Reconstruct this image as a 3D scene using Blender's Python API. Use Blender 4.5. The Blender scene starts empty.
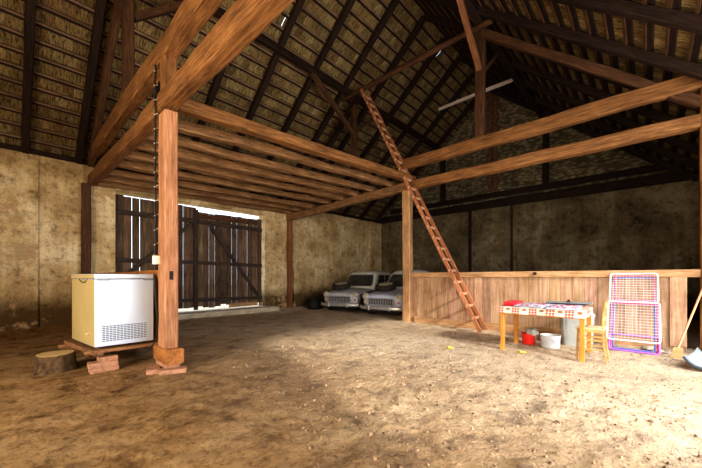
import bpy, bmesh, math, random
from mathutils import Vector, Matrix, noise
rnd = random.Random(7)
C = bpy.context.scene.collection
PI = math.pi

# world frame: x = V (away to the right), y = U (away to the left), z up. Camera at (0,0,1.2)
F = Vector((.734, .679, 0)).normalized(); R = Vector((F.y, -F.x, 0)); FP = 320.0; HY = 277.0; CZ = 1.2

# ------------------------------------------------------------------ materials
def newmat(name):
    m = bpy.data.materials.new(name); m.use_nodes = True
    nt = m.node_tree; b = nt.nodes['Principled BSDF']
    return m, nt, b
def N(nt, t, **k):
    n = nt.nodes.new(t)
    for a, v in k.items():
        if a in n.inputs.keys(): n.inputs[a].default_value = v
        else: setattr(n, a, v)
    return n
def ramp(nt, fac, stops, interp='LINEAR'):
    r = nt.nodes.new('ShaderNodeValToRGB'); r.color_ramp.interpolation = interp
    e = r.color_ramp.elements
    while len(e) < len(stops): e.new(.5)
    for i, (p, c) in enumerate(stops):
        e[i].position = p; e[i].color = (c[0], c[1], c[2], 1)
    nt.links.new(fac, r.inputs[0]); return r.outputs[0]
def mix(nt, fac, a, b, mode='MIX'):
    m = nt.nodes.new('ShaderNodeMix'); m.data_type = 'RGBA'; m.blend_type = mode
    for s, v in ((m.inputs[0], fac), (m.inputs[6], a), (m.inputs[7], b)):
        if hasattr(v, 'links') or isinstance(v, bpy.types.NodeSocket): nt.links.new(v, s)
        else: s.default_value = v if isinstance(v, (int, float)) else (v[0], v[1], v[2], 1)
    return m.outputs[2]
def coords(nt, scale=(1, 1, 1), kind='Object', rot=(0, 0, 0)):
    t = nt.nodes.new('ShaderNodeTexCoord'); mp = nt.nodes.new('ShaderNodeMapping')
    mp.inputs['Scale'].default_value = scale; mp.inputs['Rotation'].default_value = rot
    nt.links.new(t.outputs[kind], mp.inputs[0]); return mp.outputs[0]
def nz(nt, vec, scale, detail=4, rough=.6, dist=0):
    n = nt.nodes.new('ShaderNodeTexNoise'); n.inputs['Scale'].default_value = scale
    n.inputs['Detail'].default_value = detail; n.inputs['Roughness'].default_value = rough; n.inputs['Distortion'].default_value = dist
    nt.links.new(vec, n.inputs['Vector']); return n.outputs['Fac']
def bump(nt, b, h, strength=.4, dist=.02):
    n = nt.nodes.new('ShaderNodeBump'); n.inputs['Strength'].default_value = strength; n.inputs['Distance'].default_value = dist
    nt.links.new(h, n.inputs['Height']); nt.links.new(n.outputs[0], b.inputs['Normal'])

def wood(name, dark, mid, light, rough=.75, grain=1.0, bs=.5):
    m, nt, b = newmat(name)
    v = coords(nt, (1.3 * grain, 20 * grain, 20 * grain))
    n1 = nz(nt, v, 2.2, 7, .68, .5)
    v2 = coords(nt, (1, 2, 2)); n2 = nz(nt, v2, 1.8, 4, .6)
    c = ramp(nt, n1, [(.32, dark), (.5, mid), (.68, light)])
    st = ramp(nt, n2, [(.3, (.42, .38, .34)), (.6, (1, 1, 1))])
    c2 = mix(nt, .7, c, st, 'MULTIPLY')
    nt.links.new(c2, b.inputs['Base Color']); b.inputs['Roughness'].default_value = rough
    b.inputs['Specular IOR Level'].default_value = .25
    bump(nt, b, n1, bs, .01); return m
M = {}
M['beam'] = wood('beam_wood', (.08, .034, .011), (.22, .097, .031), (.36, .172, .06))
M['beamr'] = wood('beam_wood_red', (.1, .04, .014), (.24, .1, .04), (.36, .17, .075))
M['joist'] = wood('joist_wood', (.085, .042, .016), (.24, .125, .052), (.42, .25, .12))
M['postpale'] = wood('post_pale_wood', (.26, .11, .05), (.43, .2, .1), (.56, .3, .165))
M['dark'] = wood('dark_old_wood', (.008, .004, .003), (.026, .012, .007), (.05, .026, .014))
M['mid'] = wood('mid_old_wood', (.035, .016, .007), (.09, .04, .017), (.15, .07, .03))
M['batten'] = wood('batten_wood', (.07, .04, .022), (.2, .12, .07), (.34, .23, .14))
M['gate'] = wood('gate_wood', (.03, .018, .012), (.085, .052, .034), (.17, .11, .075), grain=.8)
M['gatebar'] = wood('gate_bar_wood', (.02, .013, .01), (.055, .036, .026), (.1, .07, .05))
M['ladder'] = wood('ladder_wood', (.22, .07, .03), (.42, .16, .07), (.55, .26, .12))
M['rung'] = wood('rung_wood', (.33, .17, .09), (.52, .31, .18), (.64, .43, .28))
M['pine'] = wood('pine_wood', (.42, .14, .012), (.56, .22, .03), (.64, .29, .055), .45, .6, .1)
M['pinepale'] = wood('pale_pine_wood', (.38, .2, .06), (.5, .29, .095), (.58, .36, .14), .45, .6, .1)
M['pallet'] = wood('pallet_wood', (.1, .045, .02), (.25, .12, .05), (.38, .2, .09))
M['plank'] = wood('pale_plank', (.5, .4, .36), (.66, .54, .48), (.8, .68, .62))
M['block'] = wood('block_wood', (.2, .07, .018), (.38, .15, .04), (.5, .23, .07))
M['rail'] = wood('rail_wood', (.27, .13, .055), (.46, .26, .12), (.6, .38, .21))

def boardmat(name, cols, width, axis=0):
    """vertical boards: colour varies board by board, grain runs upright"""
    m, nt, b = newmat(name)
    sc = [14, 14, 14]; sc[2] = 1.0
    v = coords(nt, tuple(sc)); n1 = nz(nt, v, 1.3, 6, .7, .5)
    t = nt.nodes.new('ShaderNodeAttribute'); t.attribute_name = 'Col'
    c = ramp(nt, n1, [(.3, cols[0]), (.5, cols[1]), (.7, cols[2])])
    c = mix(nt, 1.0, c, t.outputs['Color'], 'MULTIPLY')
    n2 = nz(nt, coords(nt), 1.7, 5, .65); s = ramp(nt, n2, [(.35, (.6, .54, .48)), (.58, (1, 1, 1))])
    c = mix(nt, .8, c, s, 'MULTIPLY')
    nt.links.new(c, b.inputs['Base Color']); b.inputs['Roughness'].default_value = .8
    b.inputs['Specular IOR Level'].default_value = .2
    bump(nt, b, n1, .5, .006); return m
M['panel'] = boardmat('panel_boards', ((.27, .15, .08), (.43, .265, .155), (.56, .38, .25)), .2)
M['panel_old'] = boardmat('old_panel_boards', ((.2, .1, .04), (.34, .18, .07), (.44, .26, .11)), .2)
M['gatebd'] = boardmat('gate_boards', ((.04, .026, .017), (.12, .078, .052), (.23, .16, .11)), .2)

def plaster(name, base, dark, pale, brick=True, stain=.8):
    m, nt, b = newmat(name)
    co = coords(nt)
    n1 = nz(nt, co, .9, 8, .62, .3); n2 = nz(nt, co, 6, 8, .7); n3 = nz(nt, co, 28, 4, .6)
    c = ramp(nt, n1, [(.3, dark), (.48, base), (.66, pale)])
    c = mix(nt, .7, c, ramp(nt, n2, [(.34, (.25, .2, .15)), (.5, (1, 1, 1))]), 'MULTIPLY')
    c = mix(nt, .4, c, ramp(nt, n3, [(.36, (.3, .25, .2)), (.46, (1, 1, 1))]), 'MULTIPLY')
    vt = coords(nt, (7, 7, .5)); n4 = nz(nt, vt, 1, 4, .6)
    c = mix(nt, .35, c, ramp(nt, n4, [(.35, (.45, .4, .34)), (.6, (1, 1, 1))]), 'MULTIPLY')
    sep = nt.nodes.new('ShaderNodeSeparateXYZ'); nt.links.new(co, sep.inputs[0])
    # damp foot of the wall, ragged
    ad = N(nt, 'ShaderNodeMath', operation='ADD'); nt.links.new(sep.outputs[2], ad.inputs[0])
    mu = N(nt, 'ShaderNodeMath', operation='MULTIPLY'); nt.links.new(n2, mu.inputs[0]); mu.inputs[1].default_value = -.9
    nt.links.new(mu.outputs[0], ad.inputs[1])
    low = ramp(nt, ad.outputs[0], [(.0, (1, 1, 1)), (.35, (0, 0, 0))])
    c = mix(nt, low, c, tuple(x * .42 for x in dark))
    if brick:
        bt = nt.nodes.new('ShaderNodeTexBrick'); mp = coords(nt, (1, 1, 1), rot=(PI / 2, 0, 0)) if brick == 'y' else coords(nt, (1, 1, 1), rot=(PI / 2, 0, PI / 2))
        cb = nt.nodes.new('ShaderNodeCombineXYZ')
        nt.links.new(sep.outputs[0 if brick == 'x' else 1], cb.inputs[0]); nt.links.new(sep.outputs[2], cb.inputs[1])
        nt.links.new(cb.outputs[0], bt.inputs['Vector'])
        bt.inputs['Color1'].default_value = (*[x * .75 for x in base], 1); bt.inputs['Color2'].default_value = (base[0] * .8, base[1] * .62, base[2] * .5, 1)
        bt.inputs['Mortar'].default_value = (*[x * .55 for x in pale], 1); bt.inputs['Scale'].default_value = 1
        bt.inputs['Brick Width'].default_value = .3; bt.inputs['Row Height'].default_value = .09; bt.inputs['Mortar Size'].default_value = .008
        n5 = nz(nt, co, 1.3, 8, .75)
        f = ramp(nt, n5, [(.54, (0, 0, 0)), (.6, (1, 1, 1))])
        c = mix(nt, f, c, bt.outputs[0])
    nt.links.new(c, b.inputs['Base Color']); b.inputs['Roughness'].default_value = .95
    b.inputs['Specular IOR Level'].default_value = .1
    hm = N(nt, 'ShaderNodeMath', operation='ADD'); nt.links.new(n2, hm.inputs[0]); nt.links.new(n3, hm.inputs[1])
    bump(nt, b, hm.outputs[0], .6, .04); return m
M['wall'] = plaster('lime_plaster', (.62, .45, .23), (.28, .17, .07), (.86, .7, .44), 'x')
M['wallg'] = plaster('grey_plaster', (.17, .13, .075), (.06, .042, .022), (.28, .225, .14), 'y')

def rubble():
    m, nt, b = newmat('rubble_masonry')
    co = coords(nt, (1, 1.0, 2.6))
    vo = nt.nodes.new('ShaderNodeTexVoronoi'); vo.inputs['Scale'].default_value = 5; vo.feature = 'F1'
    nt.links.new(co, vo.inputs['Vector'])
    c = ramp(nt, nz(nt, coords(nt), 3, 6, .7), [(.3, (.12, .1, .055)), (.6, (.3, .25, .15)), (.75, (.42, .36, .23))])
    e = ramp(nt, vo.outputs['Distance'], [(.25, (1, 1, 1)), (.6, (.35, .3, .25))])
    c = mix(nt, .9, c, e, 'MULTIPLY'); nt.links.new(c, b.inputs['Base Color']); b.inputs['Roughness'].default_value = 1
    bump(nt, b, vo.outputs['Distance'], .8, -.05); return m
M['rubble'] = rubble()

def flat(name, col, rough=.5, metal=0, var=.15, scale=8, spec=.5):
    m, nt, b = newmat(name)
    n = nz(nt, coords(nt), scale, 5, .6)
    c = ramp(nt, n, [(.3, tuple(x * (1 - var) for x in col)), (.65, tuple(min(1, x * (1 + var * .4)) for x in col))])
    nt.links.new(c, b.inputs['Base Color']); b.inputs['Roughness'].default_value = rough; b.inputs['Metallic'].default_value = metal
    b.inputs['Specular IOR Level'].default_value = spec
    bump(nt, b, n, .08, .004); return m
M['white'] = flat('white_enamel', (.62, .7, .84), .35, 0, .04, 3)
M['cream'] = flat('cream_enamel', (.44, .33, .14), .45, 0, .1, 3)
M['greytrim'] = flat('grey_trim', (.25, .27, .3), .5)
M['vent'] = flat('vent_dark', (.06, .06, .07), .7)
M['black'] = flat('black_rubber', (.018, .017, .016), .8, 0, .3, 10, .2)
M['cable'] = flat('black_cable', (.01, .01, .01), .6)
M['brick'] = flat('red_brick', (.38, .2, .12), .95, 0, .4, 14, .1)
M['bark'] = flat('dark_bark', (.1, .06, .03), .95, 0, .7, 16, .1)
M['paintw'] = flat('car_cream_paint', (.72, .68, .56), .5, 0, .22, 5)
M['paintg'] = flat('car_grey_paint', (.52, .51, .5), .5, 0, .3, 6)
M['paintl'] = flat('car_lavender_paint', (.52, .53, .62), .45, 0, .25, 6)
M['paintb'] = flat('car_blue_paint', (.06, .09, .15), .45, 0, .3, 5)
M['chrome'] = flat('dull_chrome', (.55, .53, .5), .35, .6, .25, 12)
M['glass'] = flat('dusty_glass', (.06, .055, .045), .15, 0, .5, 6)
M['lens'] = flat('headlamp_lens', (.5, .42, .3), .2)
M['amber'] = flat('amber_lens', (.75, .42, .12), .3)
M['redlens'] = flat('red_reflector', (.5, .06, .04), .3)
M['wire'] = flat('white_wire', (.68, .7, .72), .4, 0, .03)
M['magenta'] = flat('magenta_tube', (.6, .03, .16), .4, 0, .1)
M['blue'] = flat('blue_tube', (.1, .13, .5), .4, 0, .1)
M['violet'] = flat('violet_tube', (.32, .1, .5), .4, 0, .1)
M['red'] = flat('red_plastic', (.78, .03, .02), .4, 0, .1)
M['redcloth'] = flat('red_cloth', (.6, .02, .03), .85, 0, .3, 20)
M['bag'] = flat('grey_bag', (.36, .34, .28), .6, 0, .35, 18)
M['pail'] = flat('white_pail', (.55, .56, .56), .45, 0, .1, 4)
M['bin'] = flat('grey_bin', (.36, .37, .34), .5, 0, .18, 3)
M['tray'] = flat('dark_tray', (.07, .075, .07), .4, .5)
M['concrete'] = flat('concrete_sill', (.55, .45, .31), .95, 0, .35, 5, .1)
M['stone'] = flat('field_stone', (.4, .34, .27), .95, 0, .4, 9, .1)
M['straw'] = flat('straw_bristle', (.34, .22, .09), .9, 0, .3, 30)
M['handle'] = flat('handle_wood', (.5, .24, .12), .6, 0, .15, 12)
M['greyp'] = flat('grey_plastic', (.2, .23, .24), .6, 0, .2)
M['darkp'] = flat('dark_plastic', (.04, .05, .06), .5)
M['yellow'] = flat('yellow_plastic', (.85, .62, .04), .5)
M['leaf'] = flat('yellow_leaf', (.6, .5, .04), .8)
M['sack'] = flat('black_sack', (.012, .012, .012), .7)
M['iron'] = flat('rusty_iron', (.03, .018, .012), .8, .3)
M['box'] = flat('white_box_plastic', (.8, .76, .68), .5, 0, .08)
M['yelbox'] = flat('yellowed_plastic', (.5, .4, .2), .5, 0, .08)
M['clip'] = flat('pale_clip', (.6, .58, .5), .5)
M['tyre'] = flat('tyre_rubber', (.045, .035, .028), .85, 0, .4, 12, .15)
M['rimw'] = flat('pale_rim', (.62, .56, .42), .7, 0, .35, 12)

def tilemat():
    m, nt, b = newmat('clay_roof_tile_underside')
    t = nt.nodes.new('ShaderNodeAttribute'); t.attribute_name = 'Col'
    n = nz(nt, coords(nt, (26, 3.5, 3.5)), 2.0, 6, .8, .5)
    s = ramp(nt, n, [(.4, (.12, .09, .06)), (.5, (.7, .6, .45)), (.62, (1.0, .92, .75))])
    c = mix(nt, 1, t.outputs['Color'], s, 'MULTIPLY'); nt.links.new(c, b.inputs['Base Color']); b.inputs['Roughness'].default_value = 1
    b.inputs['Specular IOR Level'].default_value = .1
    bump(nt, b, n, .7, .02); return m
M['tile'] = tilemat()

def dirt():
    m, nt, b = newmat('dirt_floor')
    co = coords(nt)
    n1 = nz(nt, co, .45, 6, .6, .2); n2 = nz(nt, co, 3.2, 8, .68, .2); n3 = nz(nt, co, 22, 8, .75); n4 = nz(nt, co, 1.1, 6, .65)
    c = ramp(nt, n1, [(.32, (.46, .3, .16)), (.5, (.66, .48, .29)), (.66, (.8, .64, .44))])
    c = mix(nt, .8, c, ramp(nt, n2, [(.36, (.22, .15, .1)), (.48, (.85, .8, .74)), (.65, (1, 1, 1))]), 'MULTIPLY')
    c = mix(nt, .6, c, ramp(nt, n3, [(.36, (.2, .15, .11)), (.5, (1, 1, 1))]), 'MULTIPLY')
    # dark trampled damp patches
    c = mix(nt, ramp(nt, n4, [(.56, (0, 0, 0)), (.7, (.8, .8, .8))]), c, (.12, .07, .035))
    # paler sand tone towards high x, golden brown towards low x
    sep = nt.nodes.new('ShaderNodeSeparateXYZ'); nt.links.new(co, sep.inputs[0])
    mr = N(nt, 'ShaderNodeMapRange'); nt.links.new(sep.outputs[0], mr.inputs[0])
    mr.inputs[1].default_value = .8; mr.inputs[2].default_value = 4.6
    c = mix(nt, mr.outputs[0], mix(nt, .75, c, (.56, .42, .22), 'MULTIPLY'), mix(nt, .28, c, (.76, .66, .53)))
    nt.links.new(c, b.inputs['Base Color']); b.inputs['Roughness'].default_value = 1
    b.inputs['Specular IOR Level'].default_value = .08
    hm = N(nt, 'ShaderNodeMath', operation='ADD'); nt.links.new(n3, hm.inputs[0]); nt.links.new(n2, hm.inputs[1])
    bump(nt, b, hm.outputs[0], 1.0, .06); return m
M['dirt'] = dirt()

def clothmat():
    m, nt, b = newmat('patterned_oilcloth')
    co = coords(nt); sep = nt.nodes.new('ShaderNodeSeparateXYZ'); nt.links.new(co, sep.inputs[0])
    def mth(op, a, bb=None):
        n = N(nt, 'ShaderNodeMath', operation=op)
        for i, v in enumerate((a, bb)):
            if v is None: continue
            if isinstance(v, (int, float)): n.inputs[i].default_value = v
            else: nt.links.new(v, n.inputs[i])
        return n.outputs[0]
    xy = mth('ADD', sep.outputs[0], sep.outputs[1])
    p = mth('FRACT', mth('DIVIDE', mth('ADD', xy, 10.0), .24))       # motif period .24 m
    q = mth('FRACT', mth('DIVIDE', mth('ADD', xy, 10.0), .04)); qz = mth('FRACT', mth('DIVIDE', mth('ADD', sep.outputs[2], 10.012), .04))
    blk = mth('LESS_THAN', p, .5)
    chk = mth('MULTIPLY', mth('GREATER_THAN', q, .22), mth('GREATER_THAN', qz, .2))
    red = mth('MULTIPLY', blk, chk)
    # brown round motif in the other half of the period
    dx = mth('MULTIPLY', mth('SUBTRACT', p, .75), .24); dz = mth('ADD', sep.outputs[2], .035)
    rr = mth('SQRT', mth('ADD', mth('MULTIPLY', dx, dx), mth('MULTIPLY', mth('MULTIPLY', dz, 1.6), mth('MULTIPLY', dz, 1.6))))
    br = mth('LESS_THAN', rr, .034)
    c = mix(nt, red, (.52, .46, .36), (.36, .05, .03))
    c = mix(nt, br, c, (.24, .09, .03))
    nt.links.new(c, b.inputs['Base Color']); b.inputs['Roughness'].default_value = .5; return m
M['cloth'] = clothmat()

def printmat(name, base, ink, scale, thr=.52):
    m, nt, b = newmat(name)
    n = nz(nt, coords(nt, (1, 3, 1)), scale, 3, .5)
    c = ramp(nt, n, [(thr, base), (thr + .03, ink)]); nt.links.new(c, b.inputs['Base Color']); b.inputs['Roughness'].default_value = .6; return m
M['printr'] = printmat('red_printed_fabric', (.48, .5, .58), (.42, .02, .05), 8)
M['printg'] = printmat('grey_printed_fabric', (.45, .49, .58), (.22, .25, .34), 10)
M['sheet'] = flat('pale_sheet', (.46, .5, .6), .8, 0, .2, 12)
def weave():
    m, nt, b = newmat('woven_seat')
    w = nt.nodes.new('ShaderNodeTexWave'); w.inputs['Scale'].default_value = 30; nt.links.new(coords(nt), w.inputs[0])
    c = ramp(nt, w.outputs[0], [(.2, (.5, .33, .16)), (.8, (.78, .6, .36))]); nt.links.new(c, b.inputs['Base Color']); b.inputs['Roughness'].default_value = .8
    bump(nt, b, w.outputs[0], .5, .01); return m
M['weave'] = weave()
def cut():
    m, nt, b = newmat('sawn_log_end')
    w = nt.nodes.new('ShaderNodeTexWave'); w.wave_type = 'RINGS'; w.rings_direction = 'Z'; w.inputs['Scale'].default_value = 12; w.inputs['Distortion'].default_value = 2
    nt.links.new(coords(nt), w.inputs[0])
    c = ramp(nt, w.outputs[0], [(.1, (.32, .2, .08)), (.9, (.5, .35, .14))]); nt.links.new(c, b.inputs['Base Color']); b.inputs['Roughness'].default_value = .9; return m
M['cut'] = cut()

# ------------------------------------------------------------------ mesh helpers
class MB:
    def __init__(s): s.v = []; s.f = []; s.c = []; s.mi = []; s.col = (1, 1, 1); s.m = 0
    def face(s, idx): s.f.append(idx); s.c.append(s.col); s.mi.append(s.m)
    def add(s, vs, fs):
        o = len(s.v); s.v += [tuple(v) for v in vs]
        for f in fs: s.face([i + o for i in f])
    def box(s, a, b, mat=None):
        x0, y0, z0 = a; x1, y1, z1 = b
        vs = [Vector(p) for p in ((x0, y0, z0), (x1, y0, z0), (x1, y1, z0), (x0, y1, z0), (x0, y0, z1), (x1, y0, z1), (x1, y1, z1), (x0, y1, z1))]
        if mat: vs = [mat @ v for v in vs]
        s.add(vs, [(0, 3, 2, 1), (4, 5, 6, 7), (0, 1, 5, 4), (1, 2, 6, 5), (2, 3, 7, 6), (3, 0, 4, 7)])
    def bar(s, p0, p1, w, h, up=(0, 0, 1)):
        p0 = Vector(p0); p1 = Vector(p1); x = (p1 - p0); L = x.length; x.normalize(); u = Vector(up)
        y = u.cross(x)
        if y.length < 1e-4: y = Vector((0, 1, 0)).cross(x)
        y.normalize(); z = x.cross(y)
        m = Matrix.Translation(p0) @ Matrix((x, y, z)).transposed().to_4x4()
        s.box((0, -w / 2, -h / 2), (L, w / 2, h / 2), m)
    def tube(s, pts, r, n=8, closed=False, cap=True):
        pts = [Vector(p) for p in pts]; k = len(pts); o = len(s.v); rr = r if isinstance(r, (list, tuple)) else [r] * k
        prev = None
        for i, p in enumerate(pts):
            if closed: t = pts[(i + 1) % k] - pts[i - 1]
            else: t = pts[min(i + 1, k - 1)] - pts[max(i - 1, 0)]
            t.normalize()
            if prev is None:
                a = Vector((0, 0, 1)) if abs(t.z) < .9 else Vector((1, 0, 0)); a = (a - t * a.dot(t)).normalized()
            else: a = (prev - t * prev.dot(t)).normalized()
            prev = a; bb = t.cross(a)
            for j in range(n):
                q = 2 * PI * j / n; s.v.append(tuple(p + (a * math.cos(q) + bb * math.sin(q)) * rr[i]))
        for i in range(k if closed else k - 1):
            for j in range(n):
                a0 = o + i * n + j; a1 = o + i * n + (j + 1) % n; i2 = (i + 1) % k
                s.face([a0, a1, o + i2 * n + (j + 1) % n, o + i2 * n + j])
        if cap and not closed:
            s.face([o + j for j in range(n)][::-1]); s.face([o + (k - 1) * n + j for j in range(n)])
    def lathe(s, prof, n=24, c=(0, 0, 0), axis='z', jit=0):
        o = len(s.v); k = len(prof)
        for (r, z) in prof:
            for j in range(n):
                q = 2 * PI * j / n; rr = r * (1 + jit * math.sin(3 * q + 1) + jit * .7 * math.sin(7 * q))
                p = (rr * math.cos(q), rr * math.sin(q), z)
                if axis == 'x': p = (p[2], p[0], p[1])
                if axis == 'y': p = (p[0], p[2], p[1])
                s.v.append((c[0] + p[0], c[1] + p[1], c[2] + p[2]))
        for i in range(k - 1):
            for j in range(n):
                s.face([o + i * n + j, o + i * n + (j + 1) % n, o + (i + 1) * n + (j + 1) % n, o + (i + 1) * n + j])
        if prof[0][0] > 1e-4: s.face([o + j for j in range(n)][::-1])
        if prof[-1][0] > 1e-4: s.face([o + (k - 1) * n + j for j in range(n)])
    def loft(s, rings, closed=True, caps=True):
        o = len(s.v); n = len(rings[0])
        for r in rings: s.v += [tuple(p) for p in r]
        for i in range(len(rings) - 1):
            for j in range(n if closed else n - 1):
                s.face([o + i * n + j, o + i * n + (j + 1) % n, o + (i + 1) * n + (j + 1) % n, o + (i + 1) * n + j])
        if caps and closed:
            s.face([o + j for j in range(n)][::-1]); s.face([o + (len(rings) - 1) * n + j for j in range(n)])
    def mesh(s, name, mats, smooth=False, bev=0):
        me = bpy.data.meshes.new(name); me.from_pydata(s.v, [], s.f)
        if not isinstance(mats, (list, tuple)): mats = [mats]
        for m in mats: me.materials.append(m)
        me.polygons.foreach_set('material_index', s.mi)
        ca = me.color_attributes.new('Col', 'FLOAT_COLOR', 'CORNER')
        buf = []
        for f, c in zip(s.f, s.c): buf += [c[0], c[1], c[2], 1.0] * len(f)
        ca.data.foreach_set('color', buf)
        bm = bmesh.new(); bm.from_mesh(me)
        if bev:
            bmesh.ops.remove_doubles(bm, verts=bm.verts, dist=1e-5)
        bmesh.ops.recalc_face_normals(bm, faces=bm.faces)
        if bev:
            es = [e for e in bm.edges if len(e.link_faces) == 2 and e.calc_face_angle(0) > .6]
            bmesh.ops.bevel(bm, geom=es, offset=bev, segments=2, affect='EDGES', profile=.5)
        bm.to_mesh(me); bm.free()
        if smooth:
            me.polygons.foreach_set('use_smooth', [True] * len(me.polygons))
            me.set_sharp_from_angle(angle=.75)
        me.update(); return me
    def build(s, name, mats, parent=None, smooth=False, bev=0, loc=None):
        o = bpy.data.objects.new(name, s.mesh(name, mats, smooth, bev)); C.objects.link(o)
        if parent: o.parent = parent
        if loc is not None: o.location = loc
        return o
def tag(o, label, cat, group=None):
    o['label'] = label; o['category'] = cat
    if group: o['group'] = group
    return o
def thing(name, label, cat, loc=(0, 0, 0), rotz=0, group=None):
    o = bpy.data.objects.new(name, None); C.objects.link(o); o.location = loc; o.rotation_euler = (0, 0, rotz)
    o.empty_display_size = .1
    return tag(o, label, cat, group)
def struct(name, mb, mats, parent=None, smooth=False):
    o = mb.build(name, mats, parent, smooth)
    if parent is None: o['kind'] = 'structure'
    return o

def beam_mesh(name, L, w, h, mat, jit=.006, round_=False, bow=0, taper=0):
    """squared timber along local X with waney chamfers and slight hewn unevenness"""
    mb = MB(); n = max(3, int(L / .35)); rings = []
    ph = rnd.random() * 50
    for i in range(n + 1):
        x = L * i / n; k = 1 - taper * i / n; zo = bow * math.sin(PI * i / n)
        ring = []
        if round_:
            pts = [(math.cos(2 * PI * j / 12) * w / 2, math.sin(2 * PI * j / 12) * h / 2) for j in range(12)]
        else:
            c = min(w, h) * .1; a = w / 2; b = h / 2
            pts = [(-a + c, -b), (a - c, -b), (a, -b + c), (a, b - c), (a - c, b), (-a + c, b), (-a, b - c), (-a, -b + c)]
        for j, (y, z) in enumerate(pts):
            d = noise.noise(Vector((x * .9 + ph, y * 6, z * 6 + ph))) * jit * 3
            dd = noise.noise(Vector((x * 4 + ph, j * 3.1, ph))) * jit
            s = 1 + (d + dd) / (max(w, h) / 2)
            ring.append((x, y * k * s, z * k * s + zo))
        rings.append(ring)
    mb.loft(rings)
    return mb.mesh(name, mat, round_)
def frame_mat(p0, p1, up=(0, 0, 1)):
    p0 = Vector(p0); x = (Vector(p1) - p0).normalized(); y = Vector(up).cross(x)
    if y.length < 1e-3: y = Vector((0, 1, 0)).cross(x)
    y.normalize(); z = x.cross(y)
    return Matrix.Translation(p0) @ Matrix((x, y, z)).transposed().to_4x4()
def beam(name, p0, p1, w, h, mat, label=None, cat='beam', group=None, up=(0, 0, 1), parent=None, **k):
    """w = width across, h = size along 'up'"""
    L = (Vector(p1) - Vector(p0)).length
    o = bpy.data.objects.new(name, beam_mesh(name, L, w, h, mat, **k)); C.objects.link(o)
    m = frame_mat(p0, p1, up)
    if parent: o.parent = parent; m = Matrix.Translation(parent.location).inverted() @ m
    o.matrix_basis = m
    if label: tag(o, label, cat, group)
    return o
XU = (1, 0, 0)   # 'up' for upright timbers: h runs along V, w along U

# ------------------------------------------------------------------ setting
WU = 10.0; WV = 13.1; WR = -1.1; WF = -3.2; EZ = 3.92
def gh(x, y):
    """floor height"""
    v = Vector((x, y, 0))
    h = .03 * noise.noise(v * .5) + .014 * noise.noise(v * 1.9)
    rough = max(0, min(1, (5.2 - x) / 2.5)) * max(0, min(1, (5.5 - y) / 2))
    h += (.006 + .012 * rough) * noise.noise(v * 6.5) + (.003 + .009 * rough) * noise.noise(v * 17)
    c = noise.noise(v * 4.3 + Vector((9, 4, 2)))
    if c > .28: h += (c - .28) * .05 * (.3 + rough)
    h += (.002 + .007 * rough) * noise.noise(v * 34) + .012 * rough * max(0, noise.noise(Vector((x * 5.2, y * 11, 3))) - .1)
    # soil piled along partition and walls
    h += .05 * max(0, 1 - abs(x - 7.45) / .5) * (1 if y < 4.9 else 0)
    h += .07 * max(0, 1 - (WU - y) / .7)
    return h - .004
fl = MB(); NX = 540; NY = 390
xs = [WF - .2 + (WV + .4 - WF) * i / NX for i in range(NX + 1)]; ys = [WR - .2 + (WU + .4 - WR) * j / NY for j in range(NY + 1)]
for x in xs:
    for y in ys: fl.v.append((x, y, gh(x, y)))
for i in range(NX):
    for j in range(NY):
        a = i * (NY + 1) + j; fl.face([a, a + NY + 1, a + NY + 2, a + 1])
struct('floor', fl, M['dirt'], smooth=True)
g = MB(); g.box((-40, -40, -.3), (50, 50, -.12)); struct('ground', g, M['concrete'])

# gate wall (U = 10)
GV0, GV1 = 1.92, 6.34
w = MB(); T = .5
def wallx(mb, x0, x1, z0, z1, y0=WU, y1=WU + T): mb.box((x0, y0, z0), (x1, y1, z1))
wallx(w, WF, GV0, -.1, EZ); wallx(w, GV1, WV + .5, -.1, EZ)
wallx(w, GV0, GV1, 3.43, EZ)
wallx(w, WF, .50, -.1, EZ - .05, WU - .05, WU); wallx(w, .62, 1.3, .35, EZ - .02, WU - .02, WU)     # shallow plaster relief
wallx(w, 7.5, WV, -.1, 1.55, WU - .1, WU)                                                            # thicker foot with ledge
wallx(w, 9.55, 9.72, 1.55, EZ, WU - .07, WU); wallx(w, 12.1, 12.4, 1.55, EZ, WU - .09, WU)
struct('wall_gate', w, M['wall'])
s = MB(); s.box((GV0, WU - .45, -.1), (GV1 + .25, WU + .35, .16)); struct('trim_1', s, M['concrete'])
# gable wall, lower and upper part
w = MB()
w.box((WV, WR - .4, -.1), (WV + .5, WU, EZ + .02))
w.box((WV - .06, 3.84, .1), (WV, 5.3, EZ)); w.box((WV - .03, 5.46, .1), (WV, 9.9, EZ - .05)); w.box((WV - .05, 1.95, .1), (WV, 3.7, EZ - .03)); w.box((WV - .04, .06, .1), (WV, 1.82, EZ - .02))
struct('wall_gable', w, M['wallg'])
w = MB()
prof = [(WR - .4, EZ), (WU + .3, EZ), (WU + .3, 3.9), (4.6, 8.65), (WR - .4, 3.9)]
w.add([(WV + .1, y, z) for y, z in prof] + [(WV + .5, y, z) for y, z in prof], [(0, 1, 2, 3, 4), (9, 8, 7, 6, 5)])
struct('wall_gable_upper', w, M['rubble'])
# right wall with the big daylight opening beside the camera
OV0, OV1, OZ = 1.0, 6.8, 3.85
w = MB()
w.box((WF, WR - .4, -.1), (OV0, WR, EZ)); w.box((OV1, WR - .4, -.1), (WV + .5, WR, EZ)); w.box((OV0, WR - .4, OZ), (OV1, WR, EZ))
struct('wall_right', w, M['wall'])
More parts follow.
